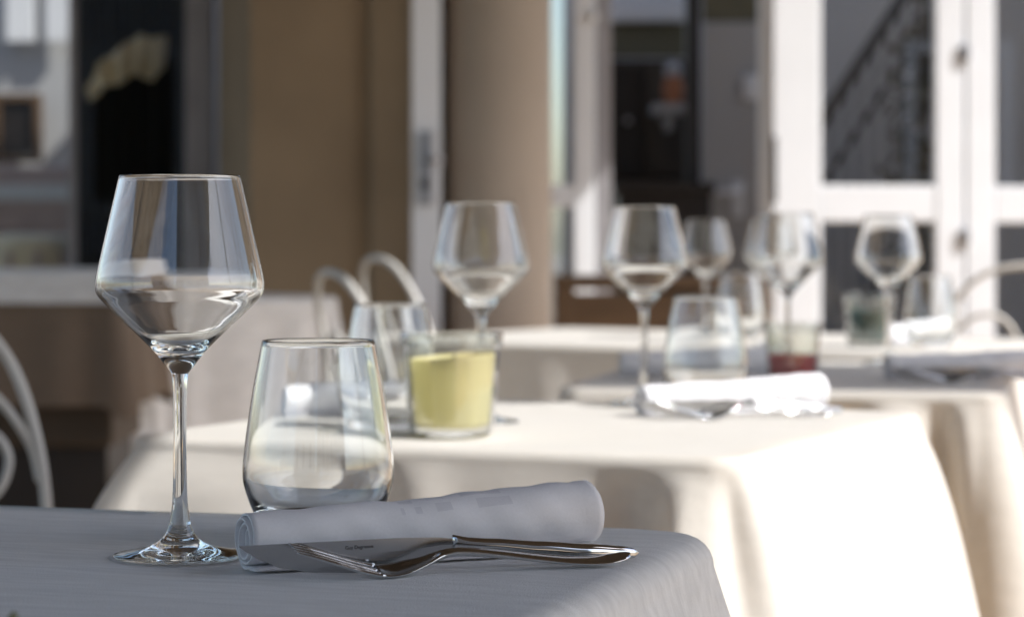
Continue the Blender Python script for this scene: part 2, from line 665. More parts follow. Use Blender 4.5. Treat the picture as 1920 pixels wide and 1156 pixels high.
child_box('carcass', cb, pbox(1118, 1296, 112, 420, 9.0, .4)[:4] + (0, P(0, 112, 9.0).z), M['cupboard'])
for x0, x1 in ((1152, 1206), (1212, 1278)):
    d_ = child_box('cupboard_door', cb, pbox(x0, x1, 124, 330, 8.97, .028), M['dark'] if x0 < 1200 else M['cupboard'])
    child_box('knob', d_, (cb.location.x * 0 + P((x0 + x1) / 2, 0, 8.9).x - cb.location.x - .01, P((x0 + x1) / 2, 0, 8.9).x - cb.location.x + .01,
                           8.945 - cb.location.y, 8.97 - cb.location.y, P(0, 225, 8.9).z - .01, P(0, 225, 8.9).z + .01), M['metal'], .002)
v_ = empty('shelf_light', (P(1215, 0, 9.2).x, 9.2, P(0, 24, 9.2).z))
tag(v_, 'white horizontal light panel high above the dark cupboard', 'panel')
child_box('panel', v_, pbox(1148, 1284, 9, 40, 9.2, .12), M['white'])
child_box('back_plate', v_, pbox(1140, 1290, 42, 108, 9.24, .05), M['olive'])
dk = empty('dark_desk', (P(1245, 0, 8.3).x, 8.3, 0))
tag(dk, 'black desk standing inside the open doorway below the cupboard', 'desk')
child_box('desk_top', dk, pbox(1150, 1342, 342, 362, 8.2, .45), M['dark'])
child_box('desk_front', dk, pbox(1160, 1334, 363, 900, 8.25, .36), M['dark'])
pt = empty('dark_post', (P(1300, 0, 8.4).x, 8.4, 0))
tag(pt, 'tall black timber post between the doorway and the grey inner door', 'post')
b_ = pbox(1288, 1314, -420, 900, 8.4, .1)
child_box('post', pt, b_[:4] + (0, b_[5]), M['dark'])
child_box('base', pt, (b_[0] - .012, b_[1] + .012, b_[2] - .012, b_[3] + .012, 0, .09), M['dark'])
gd = empty('grey_door', (P(1375, 0, 8.6).x, 8.6, 0))
tag(gd, 'grey inner door with pale handle beside the white door frame', 'door')
b_ = pbox(1318, 1440, 42, 900, 8.6, .05)
child_box('panel', gd, b_[:4] + (0, b_[5]), M['int_grey'])
child_box('transom', gd, pbox(1318, 1440, -300, 40, 8.62, .05), M['olive'])
hp = child_box('handle_plate', gd, pbox(1374, 1394, 338, 408, 8.585, .014), M['white'])
bm = bmesh.new()
hx, hz = P(1384, 0, 8.58).x - gd.location.x, P(0, 360, 8.58).z
tube([(hx, -.015, hz), (hx, -.06, hz), (hx - .03, -.065, hz), (hx - .10, -.06, hz)], .011, 10, bm)
bmobj('handle', bm, M['white'], gd, True)
sw = empty('wall_sign', (P(1407, 0, 8.58).x, 8.56, P(0, 165, 8.58).z))
tag(sw, 'small white round-cornered plate on the grey inner door', 'plate')
bm = bmesh.new()
add_box(bm, -.027, .027, 0, .018, -.045, .045, .012)
bmobj('plate', bm, M['white'], sw)
bm = bmesh.new()
add_box(bm, -.012, .012, -.008, 0, -.018, .018, .003)
bmobj('rocker', bm, M['white'], sw)
# ornament on the cupboard side
vz = empty('vase', (P(1262, 0, 8.75).x, 8.75, P(0, 196, 8.75).z))
tag(vz, 'small terracotta vase with grey lid on a shelf in the dark doorway', 'vase')
vs, fs = lathe(spline([(0, 0), (.022, 0), (.034, .03), (.036, .06), (.026, .095), (.02, .1), (0, .1)], 4), 28)
meshobj('body', vs, fs, M['terracotta'], vz)
vs, fs = lathe(spline([(.0, .101), (.026, .101), (.03, .12), (.02, .145), (0, .15)], 4), 28)
meshobj('lid', vs, fs, M['int_grey'], vz)
sh = empty('wall_shelf', (vz.location.x, 8.75, vz.location.z))
tag(sh, 'short grey shelf carrying the terracotta vase', 'shelf')
box('board', (-.07, .06, -.06, .2, -.03, -.001), M['int_grey'], sh)
box('bracket', (-.02, .0, -.03, .2, -.09, -.031), M['int_grey'], sh)

# staircase with railing seen through the glazed door
st = empty('staircase', (P(1640, 0, 8.4).x, 8.4, 0))
tag(st, 'dark iron stair railing and steps behind the glass of the right-hand door', 'staircase')
a, b = P(1500, 292, 8.4), P(1800, -170, 8.4)
bm = bmesh.new()
lx, ly = st.location.x, st.location.y
tube([(a.x - lx, 0, a.z), (b.x - lx, 0, b.z)], .022, 10, bm)
bmobj('handrail', bm, M['dark'], st, True)
bm = bmesh.new()
tube([(a.x - lx, 0, a.z - .22), (b.x - lx, 0, b.z - .22)], .011, 8, bm)
bmobj('lower_rail', bm, M['dark'], st, True)
bm = bmesh.new()
tube([(a.x - lx, 0.0, a.z - .86), (b.x - lx, 0.0, b.z - .86)], .02, 8, bm)
bmobj('stringer', bm, M['dark'], st, True)
for i in range(12):
    t = (i + .5) / 12
    p = a.lerp(b, t)
    bm = bmesh.new()
    tube([(p.x - lx, 0, p.z - .86), (p.x - lx, 0, p.z)], .0075, 6, bm)
    bmobj('baluster', bm, M['dark'], st, True)
for i in range(9):
    t = (i - 1) / 8
    p = a.lerp(b, t)
    box('step', (p.x - lx - .04, p.x - lx + .05, .02, .8, p.z - .98, p.z - .93), M['int_grey'], st)
# climbing plant beside the stair
bush = empty('indoor_plant', (P(1715, 0, 8.2).x, 8.2, 0))
tag(bush, 'leafy reddish green plant behind the glass of the right-hand door', 'plant')
vs, fs = [], []
rr = random.Random(4)
for i in range(420):
    c = Vector((rr.gauss(.03, .05), rr.gauss(0, .09), rr.uniform(.35, 1.75)))
    c.x += .05 * math.sin(c.z * 4)
    d = Vector((rr.uniform(-1, 1), rr.uniform(-1, 1), rr.uniform(-1, .6))).normalized() * .05
    e = d.cross(Vector((rr.uniform(-1, 1), rr.uniform(-1, 1), rr.uniform(-1, 1)))).normalized() * .016
    k = len(vs)
    vs += [c - d, c + e, c + d, c - e]
    fs.append((k, k + 1, k + 2, k + 3))
meshobj('foliage', vs, fs, mat('red_green_leaf', (0.10, 0.085, 0.05), 0.6, 0, .5, 5), bush, False)['kind'] = 'stuff'
bm = bmesh.new()
tube([(0, 0, .3), (.02, .01, .8), (-.01, 0, 1.3), (.03, 0, 1.7)], .014, 8, bm)
bmobj('stem', bm, M['brown_wood'], bush, True)
vs, fs = lathe([(0, 0), (.10, 0), (.14, .32), (.13, .32), (.12, .28), (0, .28)], 32)
meshobj('pot', vs, fs, M['terracotta'], bush)

# left room: sofa back, stool, picture, curtain
sf = empty('bench_seat', (P(40, 0, 8.6).x, 8.6, 0))
tag(sf, 'mauve upholstered bench back with a white band behind the left window', 'bench')
b_ = pbox(-120, 137, 312, 436, 8.6, .12)
child_box('backrest', sf, b_, M['mauve'], .02)
child_box('band', sf, (b_[0], b_[1], 8.585, 8.60, P(0, 376, 8.6).z, P(0, 346, 8.6).z), M['white'], .003)
child_box('base', sf, (b_[0] + .02, b_[1] - .02, 8.62, 8.70, 0, b_[4] - .002), M['mauve'])
stl = empty('wicker_stool', (P(60, 0, 8.1).x, 8.1, 0))
stl.scale = (1.05, 1.05, 1.108)
tag(stl, 'round cream wicker stool in front of the mauve bench', 'stool')
vs, fs = lathe(spline([(0, .86), (.08, .86), (.125, .845), (.138, .80), (.138, .74), (.12, .70), (0, .70)], 4), 40)
meshobj('seat', vs, fs, M['cream'], stl)
for i in range(4):
    t = PI / 4 + i * PI / 2
    bm = bmesh.new()
    tube([(.09 * math.cos(t), .09 * math.sin(t), .71), (.12 * math.cos(t), .12 * math.sin(t), 0)], .013, 8, bm)
    bmobj('leg', bm, M['cream'], stl, True)
for i in range(10):
    t = 2 * PI * i / 10
    bm = bmesh.new()
    tube([(.139 * math.cos(t), .139 * math.sin(t), .73), (.141 * math.cos(t), .141 * math.sin(t), .81)], .011, 6, bm)
    bmobj('strap', bm, M['mauve'], stl, True)
pc = empty('picture', (P(35, 0, 10.1).x, 10.1, P(0, 240, 10.1).z))
tag(pc, 'dark brown framed picture on the grey wall behind the left window', 'picture')
child_box('canvas', pc, pbox(0, 62, 190, 292, 10.12, .02), M['dark'])
bm = bmesh.new()
for q in ((-30, -1, 176, 304), (63, 76, 176, 304), (-.5, 62.5, 176, 189), (-.5, 62.5, 293, 304)):
    bb = pbox(*q, 10.1, .05)
    add_box(bm, bb[0] - pc.location.x, bb[1] - pc.location.x, 0, .05, bb[4] - pc.location.z, bb[5] - pc.location.z, .004)
bmobj('frame', bm, M['brown_wood'], pc)
bl = empty('sky_reflection', (P(65, 0, 10.15).x, 10.1, P(0, 0, 10.1).z))  # pale panels stand in for bright sky reflected in the glass
tag(bl, 'pale blue-white panels standing in for sky reflected at the top of the left window', 'sky reflection')
for q in ((10, 64), (84, 133)):
    child_box('panel', bl, pbox(q[0], q[1], -420, 78, 10.12, .03), M['int_pale'])
# curtain with folds
cu = empty('curtain', (P(240, 0, 7.9).x, 7.9, 0))
tag(cu, 'near-black curtain hanging behind the dark glazed door at left', 'curtain')
x0, x1 = P(138, 0, 7.9).x, P(352, 0, 7.9).x
n_ = 120
vs, fs = [], []
for j, z in enumerate((0.05, .6, 1.2, 1.8, 2.4)):
    for i in range(n_ + 1):
        x = x0 + (x1 - x0) * i / n_
        vs.append((x - cu.location.x, .03 * math.sin(i * .42) + .012 * math.sin(i * 1.1 + j), z))
for j in range(4):
    for i in range(n_):
        k = j * (n_ + 1) + i
        fs.append((k, k + 1, k + n_ + 2, k + n_ + 1))
cpt = meshobj('fabric', vs, fs, M['curtain'], cu)
sm = cpt.modifiers.new('Solidify', 'SOLIDIFY')
sm.thickness = .006
bm = bmesh.new()
tube([(x0 - cu.location.x, 0, 2.42), (x1 - cu.location.x, 0, 2.42)], .014, 8, bm)
bmobj('curtain_rod', bm, M['metal'], cu, True)
# cream sheet standing in for a patch of sun on the dark curtain
sc = empty('sun_patch', (P(240, 0, 7.8).x, 7.8, P(0, 130, 7.8).z))
tag(sc, 'patch of sun modelled as a cream sheet across the dark curtain at left', 'sun patch')
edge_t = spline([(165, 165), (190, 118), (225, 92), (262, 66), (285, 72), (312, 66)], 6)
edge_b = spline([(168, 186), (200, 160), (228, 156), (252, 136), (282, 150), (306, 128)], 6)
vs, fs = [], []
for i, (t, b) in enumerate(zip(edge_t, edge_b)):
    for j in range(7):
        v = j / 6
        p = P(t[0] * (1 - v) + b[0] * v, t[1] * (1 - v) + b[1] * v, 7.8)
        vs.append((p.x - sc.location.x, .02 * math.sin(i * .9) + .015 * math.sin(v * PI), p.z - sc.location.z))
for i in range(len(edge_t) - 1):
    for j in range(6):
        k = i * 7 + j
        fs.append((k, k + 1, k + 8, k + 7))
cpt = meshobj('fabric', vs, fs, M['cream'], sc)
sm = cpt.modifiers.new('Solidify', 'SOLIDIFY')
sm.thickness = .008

# ------------------------------------------------------------------ awning and other things that cast the shade
HA = 2.8
tA = (HA - .75) / SUN.z
SH = Vector((SUN.x * tA, SUN.y * tA))


def roof(name, plan, z=HA, th=.03, m=None):
    """plan: outline of its shadow on the table tops; the sheet itself hangs up-sun of it"""
    pts = [(x + SH.x, y + SH.y) for x, y in plan]
    return wall_prism(name, pts, z, z + th, m or M['canvas'])


aw = empty('awning', (0, 0, 0))
tag(aw, 'wide brown canvas awning over the terrace tables', 'awning')
o = roof('canvas', [(-7, -1.1), (1.6, -1.1), (1.6, 1.72), (-.27, 1.80), (-.325, 2.3), (-.39, 4.8), (-.39, 6.0), (.55, 6.15), (.55, 6.75), (.22, 6.8), (.22, 7.2),
                    (-.06, 7.3), (-.06, 7.91), (3.4, 7.91), (3.4, 8.75), (-7, 8.75)])
o.parent = aw
for x, y in ((1.6 + SH.x - .06, 1.66 + SH.y), (1.6 + SH.x - .06, -1.04 + SH.y)):
    q = box('post', (x - .04, x + .04, y - .04, y + .04, 0, HA), M['metal'])
    q.parent = aw
blocker = empty('shade_blocker', (0, 0, 0))  # unseen strip added to cast the shade band across a table top
tag(blocker, 'narrow unseen canvas strip added to shade the second row of tables', 'shade sail')
o = roof('canvas', [(-.12, 3.11), (.62, 2.957), (1.2, 2.83), (1.2, 3.36), (.72, 3.53), (.08, 3.72)], z=HA)
o.parent = blocker
for x, y in ((1.2, 2.9), (1.2, 3.34)):
    q = box('pole', (x + SH.x - .02, x + SH.x + .02, y + SH.y - .02, y + SH.y + .02, 0, HA), M['metal'])
    q.parent = blocker

# the other side of the street, behind the photographer (seen only in reflections)
h1 = empty('neighbour_house', (-3.5, -9, 0))
tag(h1, 'pale blue-grey house across the street from the terrace', 'building')
box('wall', (-3.5, 3.3, -.2, 0, 0, 5.2), M['house'], h1, 0)
for i in range(3):
    f_ = box('window', (-2.8 + i * 2.1, -1.8 + i * 2.1, -.02, .03, 1.2, 2.8), M['white'], h1, 0)
    box('pane', (-2.7 + i * 2.1, -1.9 + i * 2.1, .031, .036, 1.3, 2.7), M['dark'], f_, 0)
h2 = empty('neighbour_house', (3.2, -8, 0))
tag(h2, 'taupe house across the street from the terrace', 'building')
box('wall', (-3.0, 6.5, -.2, 0, 0, 9.0), M['brown_house'], h2, 0)
box('cornice', (-3.05, 6.55, -.1, .12, 8.7, 8.95), M['white'], h2, 0.01)
for i in range(2):
    f_ = box('window', (-1.8 + i * 2.3, -.8 + i * 2.3, -.02, .03, 1.2, 2.8), M['white'], h2, 0)
    box('pane', (-1.7 + i * 2.3, -.9 + i * 2.3, .031, .036, 1.3, 2.7), M['dark'], f_, 0)

# brown wooden planter below the open doorway
pl = empty('wooden_planter', (P(1240, 0, 6.4).x, 6.4, 0))
tag(pl, 'dark brown wooden planter box in front of the open doorway', 'planter')
zt = P(0, 517, 6.4).z
xa, xb = P(1041, 0, 6.4).x - pl.location.x, P(1452, 0, 6.4).x - pl.location.x
for i in range(4):
    box('board', (xa + .01, xb - .01, .0, .022, .06 + i * (zt - .1) / 4, .06 + (i + 1) * (zt - .1) / 4 - .006), M['brown_wood'], pl, .003)
box('top_rail', (xa, xb, -.015, .26, zt - .034, zt), M['brown_wood'], pl, .004)
for x in (xa, xb - .05):
    box('corner_post', (x, x + .05, -.012, .25, 0, zt - .036), M['brown_wood'], pl, .004)

# clothed sideboard at the left edge
sv = empty('sideboard', (P(60, 0, 5.3).x, 5.3, 0))
tag(sv, 'dark brown sideboard under a taupe cloth at the left edge', 'sideboard')
xa, xb = P(-420, 0, 5.3).x, P(228, 0, 5.3).x
z5 = lambda y: P(0, y, 5.3).z
child_box('carcass', sv, (xa + .04, xb - .03, 5.36, 5.78, z5(842), z5(513)), M['console_wood'], .01)
child_box('floor_shade', sv, (xa + .06, xb - .05, 5.42, 5.76, 0, z5(844)), M['dark'], .004)  # dark block added where the floor lies in shade

# ================================================================== TABLES AND CLOTHS
def table(corner, ang, wd, dp, label_pos, top=.75):
    """plain table under the cloth: corner = front right corner, u along the front to the right, v away"""
    u = Vector((math.cos(ang), -math.sin(ang)))
    v = Vector((math.sin(ang), math.cos(ang)))
    c = Vector(corner) - u * wd / 2 + v * dp / 2
    t = empty('dining_table', (c.x, c.y, 0), -ang)
    tag(t, label_pos, 'table', 'tables under the white cloths')
    box('tabletop', (-wd / 2 + .026, wd / 2 - .026, -dp / 2 + .026, dp / 2 - .026, top - .035, top - .004), M['brown_wood'], t)
    for sx in (-1, 1):
        for sy in (-1, 1):
            x, y = sx * (wd / 2 - .06), sy * (dp / 2 - .06)
            box('leg', (x - .022, x + .022, y - .022, y + .022, 0, top - .036), M['brown_wood'], t)
    return t, c, u, v


def tablecloth(name, corner, ang, wd, dp, drop, m, label, folds=(), flare=.16, seed=1, wav=.006, rc=.035, re=.012, corner_amp=.03, top=.75):
    u = Vector((math.cos(ang), -math.sin(ang)))
    v = Vector((math.sin(ang), math.cos(ang)))
    c = Vector(corner) - u * wd / 2 + v * dp / 2
    rnd = random.Random(seed)
    # rounded-rectangle outline, starting at the front left corner, going right along the front
    hx, hy = wd / 2, dp / 2
    out = []     # (x, y, nx, ny, s)
    s = 0.0

    def edge(x0, y0, x1, y1, nx, ny):
        nonlocal s
        L = math.hypot(x1 - x0, y1 - y0)
        n = max(8, int(L / .008))
        for i in range(n):
            t = i / n
            out.append((x0 + (x1 - x0) * t, y0 + (y1 - y0) * t, nx, ny, s + L * t, 0.0))
        s += L

    def arc(ax, ay, a0):
        nonlocal s
        n = 14
        for i in range(n):
            a = a0 + PI / 2 * i / n
            out.append((ax + rc * math.cos(a), ay + rc * math.sin(a), math.cos(a), math.sin(a), s + rc * PI / 2 * i / n, math.sin(PI * i / n)))
        s += rc * PI / 2
    edge(-hx + rc, -hy, hx - rc, -hy, 0, -1)
    arc(hx - rc, -hy + rc, -PI / 2)
    edge(hx, -hy + rc, hx, hy - rc, 1, 0)
    arc(hx - rc, hy - rc, 0)
    edge(hx - rc, hy, -hx + rc, hy, 0, 1)
    arc(-hx + rc, hy - rc, PI / 2)
    edge(-hx, hy - rc, -hx, -hy + rc, -1, 0)
    arc(-hx + rc, -hy + rc, PI)
    S_ = s
    ph = [(rnd.uniform(0, 6.28), rnd.choice((9, 13, 17, 22, 29)), rnd.uniform(.4, 1)) for _ in range(5)]
    sides = [wd - 2 * rc, dp - 2 * rc, wd - 2 * rc, dp - 2 * rc]
    cpos = []
    acc = 0
    for L in sides:
        acc += L
        cpos.append(acc + rc * PI / 4)
        acc += rc * PI / 2

    def F_(s, d):
        """outward offset of the fold at outline position s, d metres below the edge"""
        g = 1 - math.exp(-(d / .035) ** 1.3)
        g2 = 1 - math.exp(-(d / .09) ** 1.7)
        a = sum(k * math.sin(s * f + p) for p, f, k in ph) * wav * g2
        for c0 in cpos:                      # cone of spare cloth at each corner, with a valley either side
            q = (s - c0 + S_ / 2) % S_ - S_ / 2
            a += corner_amp * g2 * (math.exp(-(q / .032) ** 2) * 1.3 - .95 * math.exp(-((abs(q) - .072) / .032) ** 2) + .35 * math.exp(-((abs(q) - .14) / .035) ** 2))
        for s0, wdt, am in folds:
            q = (s - s0 + S_ / 2) % S_ - S_ / 2
            q += .10 * d * (1 if am > 0 else -1) * .3
            a += am * math.exp(-(q / (wdt * (1 + 1.2 * d))) ** 2) * g
        return a
    rings = []
    n = len(out)
    ver = []

    def ring(fn):
        rings.append(list(range(len(ver), len(ver) + n)))
        for q in out:
            ver.append(fn(q))
    for f in (.04, .2, .4, .6, .75, .87, .95):
        ring(lambda q: (q[0] * f, q[1] * f, top + .0007 * math.sin(q[0] * f * 23 + q[1] * f * 9) * math.sin(q[1] * f * 17)))
    for a in (0, 15, 30, 45, 60, 75, 90):
        ca, sa = math.cos(R(a)), math.sin(R(a))
        ring(lambda q: (q[0] + q[2] * re * (sa - 1), q[1] + q[3] * re * (sa - 1), top - re * (1 - ca)))
    NV = 26
    for j in range(1, NV + 1):
        vv = (j / NV) ** 1.5

        def fn(q):
            off = flare * drop * vv * (1 + .5 * q[5]) + F_(q[4], drop * vv)
            dz = drop * vv * (1 + .10 * q[5])
            return (q[0] + q[2] * off, q[1] + q[3] * off, top - re - dz)
        ring(fn)
    fs = []
    for A, B in zip(rings, rings[1:]):
        for i in range(n):
            j = (i + 1) % n
            fs.append((A[i], B[i], B[j], A[j]))
    fs.append(tuple(rings[0]))
    o = meshobj(name, ver, fs, m, smooth=True)
    o.location = (c.x, c.y, 0)
    o.rotation_euler = (0, 0, -ang)
    tag(o, label, 'tablecloth', 'white tablecloths')
    return o


# front table: known by its back right corner
A1 = R(18)
u1 = Vector((math.cos(A1), -math.sin(A1)))
v1 = Vector((math.sin(A1), math.cos(A1)))
br = Vector((.138, 1.553))
fr1 = br - v1 * .70
table(fr1, A1, .8, .70, 'table in the foreground under the shaded cloth')
tablecloth('tablecloth', fr1, A1, .8, .70, .34, M['cloth_shaded'], 'grey shaded tablecloth in the foreground under the sharp wine glass', seed=3, flare=.27,
           rc=.05, re=.018, wav=.005, corner_amp=.009)
A2 = R(24)
table((.192, 2.054), A2, .613, .62, 'table under the sunlit cloth behind the foreground glasses')
tablecloth('tablecloth', (.192, 2.054), A2, .613, .62, .36, M['cloth'], 'sunlit cream tablecloth under the yellow candle', seed=5,
           folds=((.015, .11, .030), (.13, .05, .006), (.228, .026, -.030), (.285, .026, .010), (.37, .05, .004), (.470, .026, -.026), (.531, .018, .026), (.567, .010, -.018),
                  (.60, .02, .008), (.80, .10, .012), (.95, .10, -.008), (1.13, .10, .014)), flare=.165, wav=.002, corner_amp=.010)
A3 = R(12)
table((.60, 2.95), A3, .56, .75, 'table under the cloth shaded across its top')
tablecloth('tablecloth', (.60, 2.95), A3, .56, .75, .36, M['cloth'], 'tablecloth with shaded top under the red candle', seed=8,
           folds=((.33, .028, -.04), (.39, .03, .02), (.44, .018, -.03), (.47, .014, .015)), flare=.11, wav=.003, corner_amp=.02)
A4 = R(34)
table((.68, 3.93), A4, 1.16, .70, 'long table under the sunlit cloth in front of the doorway')
tablecloth('tablecloth', (.68, 3.93), A4, 1.16, .70, .36, M['cloth'], 'far sunlit tablecloth under the teal candle', seed=11, flare=.08, corner_amp=.02)
A5 = R(-35)
table((-.43, 6.22), A5, .58, .62, 'small high table beyond the sideboard at left', .79)
tablecloth('tablecloth', (-.43, 6.22), A5, .58, .62, .42, M['cloth_shaded'], 'blurred pale grey tablecloth in shade behind the foreground wine glass and tumbler', seed=13, flare=.05,
           corner_amp=.02, top=.79)

o = tablecloth('tablecloth', (xb, 5.31), 0.0, xb - xa, .50, z5(512) - z5(752), M['taupe_cloth'], 'taupe cloth hanging over the sideboard at the left edge', seed=21, flare=.10, corner_amp=.012, wav=.004,
               top=z5(512) + .002)
o = tablecloth('table_runner', (xb + .012, 5.302), 0.0, xb - xa + .03, .516, z5(506) - z5(557), M['cloth_shaded'], 'short blue-grey top cloth over the taupe sideboard cloth', seed=22, flare=.12, corner_amp=.004, wav=.003,
               top=z5(512) + .006)

# ================================================================== TABLEWARE
TZ = .7505


def wine_glass():
    root = empty('wine_glass')
    # outer profile bottom-up, split in foot / stem / bowl that share their rings
    foot = spline([(0, .0004), (.030, .0003), (.0372, .0005), (.0382, .0012), (.0372, .0021), (.030, .0034), (.020, .0056), (.0125, .0092), (.0085, .0135), (.0062, .0190)], 6)
    stem = spline([(.0062, .0190), (.0046, .0300), (.0040, .0450), (.0037, .0700), (.0038, .0900), (.0042, .1010), (.0050, .1060)], 6)
    bowl = spline([(.0050, .1060), (.0085, .1105), (.0150, .1185), (.0225, .1262), (.0330, .1362), (.0430, .1460), (.0475, .1515), (.0485, .1565),
                   (.0478, .1625), (.0450, .1750), (.0400, .1970), (.0349, .2190)], 7)
    rim = [(.0346, .2196), (.0342, .2198), (.0339, .2194)]
    inner = spline([(.0339, .2188), (.0391, .1968), (.0441, .1750), (.0468, .1625), (.0474, .1566), (.0464, .1520), (.0419, .1470), (.0317, .1372), (.0212, .1276), (.0130, .1218),
                    (.0060, .1198), (0, .1195)], 7)
    for nm, pf in (('foot', foot), ('stem', stem), ('bowl', bowl + rim + inner)):
        v_, f_ = lathe(pf, 96)
        meshobj(nm, v_, f_, M['glass'], root)
    return root


def tumbler():
    out = spline([(0, .0004), (.026, .0004), (.0305, .0012), (.0345, .0070), (.0405, .0180), (.0452, .0310), (.0464, .0400), (.0455, .0540), (.0410, .0860), (.0347, .1205)], 7)
    rim = [(.0344, .1211), (.0340, .1213), (.0336, .1209)]
    inn = spline([(.0335, .1203), (.0397, .0858), (.0441, .0538), (.0449, .0405), (.0433, .0322), (.0380, .0212), (.0300, .0135), (.017, .0108), (0, .0102)], 7)
    v_, f_ = lathe(out + rim + inn, 96)
    return meshobj('tumbler', v_, f_, M['glass'])


G1 = wine_glass()
spots = [(-.1915, 1.415, 'sharp empty wine glass in the foreground at left'),
         (-.031, 2.46, 'wine glass behind the yellow candle'),
         (.147, 2.73, 'wine glass with its stem standing left of the sunlit napkin roll'),
         (.365, 4.62, 'small blurred wine glass just behind the wine glass over the sunlit napkin'),
         (.455, 4.30, 'blurred wine glass partly hidden behind the one above the red candle'),
         (.373, 3.32, 'wine glass standing directly behind the red candle'),
         (.552, 3.60, 'blurred wine glass in front of the teal candle')]
for i, (x, y, lb) in enumerate(spots):
    o = G1 if i == 0 else copy_tree(G1)
    o.location = (x, y, TZ)
    tag(o, lb, 'wine glass', 'wine glasses on the tables')
T1 = tumbler()
spots = [(-.1187, 1.505, 'sharp water tumbler behind the foreground napkin roll'),
         (-.1175, 2.37, 'water tumbler beside the yellow candle'),
         (.212, 2.69, 'water tumbler right behind the sunlit napkin roll'),
         (.428, 4.60, 'small blurred tumbler beyond the sunlit napkin roll'),
         (.72, 4.22, 'faint blurred tumbler right of the teal candle')]
for i, (x, y, lb) in enumerate(spots):
    o = T1 if i == 0 else copy_tree(T1)
    o.location = (x, y, TZ)
    tag(o, lb, 'tumbler', 'water tumblers on the tables')


# ---- candle jars
def jar(wax_mat_, fill, tilt, scale, label, x, y, rz=0.2, skirt=.001):
    root = empty('candle_jar', (x, y, TZ), rz)
    root.scale = (scale,) * 3
    tag(root, label, 'candle jar', 'candles in glass jars')
    n = 96

    def fac(r, a, k):     # twelve flat panels
        seg = 2 * PI / 12
        b = (a % seg) - seg / 2
        return r * (1 - k + k * math.cos(seg / 2) / math.cos(b))
    prof = [(0, .001, 0), (.034, .001, 0), (.0385, .003, .8), (.040, .010, 1), (.0425, .045, 1), (.0450, .080, 1), (.0455, .0835, .2), (.0478, .085, 0), (.0485, .088, 0), (.0485, .094, 0),
            (.0478, .0962, 0), (.0458, .0962, 0), (.0448, .094, 0), (.0440, .083, 0), (.0418, .045, 0), (.0388, .013, 0), (.034, .0095, 0), (0, .009, 0)]
    vs, fs = [], []
    rings = []
    for r, z, k in prof:
        if r == 0:
            rings.append([len(vs)])
            vs.append((0, 0, z))
        else:
            rings.append(list(range(len(vs), len(vs) + n)))
            for i in range(n):
                a = 2 * PI * i / n
                q = fac(r, a, k)
                vs.append((q * math.cos(a), q * math.sin(a), z))
    for A, B in zip(rings, rings[1:]):
        for i in range(n):
            j = (i + 1) % n
            if len(A) == 1:
                fs.append((A[0], B[j], B[i]))
            elif len(B) == 1:
                fs.append((A[i], A[j], B[0]))
            else:
                fs.append((A[i], A[j], B[j], B[i]))
    g = meshobj('glass', vs, fs, M['jar_glass'], root, smooth=False)
    h = .0105 + fill
    q = .0040 * min(1, fill / .06)
    top_ = min(.083, h + skirt)
    q2 = .0045 * min(1, top_ / .08)
    pf = spline([(0, .0115), (.030, .0115), (.0352, .014), (.0366 + q2, top_ - .002), (.0359 + q2, top_), (.0348 + q2, top_ - .002), (.0335 + q * .6, h + .001), (.0312 + q * .6, h - .001), (.015, h - .002), (0, h - .003)], 4)
    v_, f_ = lathe(pf, 64)
    v_ = [(a, b, c + (tilt * a if math.hypot(a, b) < .0338 + q * .6 and c > h * .6 else (.55 * tilt * a if c > h * .6 else 0))) for a, b, c in v_]
    meshobj('wax', v_, f_, wax_mat_, root)
    bm = bmesh.new()
    tube([(0, 0, h - .006), (.001, 0, h + .004), (.003, .001, h + .009)], .0009, 6, bm)
    bmobj('wick', bm, M['wick'], root, True)
    return root


jar(M['wax_yellow'], .057, .16, 1.0, 'clear panelled jar with a pale yellow candle on the sunlit cloth', -.0563, 2.285, .1, .005)
jar(M['wax_red'], .032, .0, .80, 'clear panelled jar with a low red candle on the shaded cloth', .36, 3.15, .3)
jar(M['wax_teal'], .052, .0, .95, 'clear panelled jar with a dark teal candle on the far table', .612, 4.2, .0)


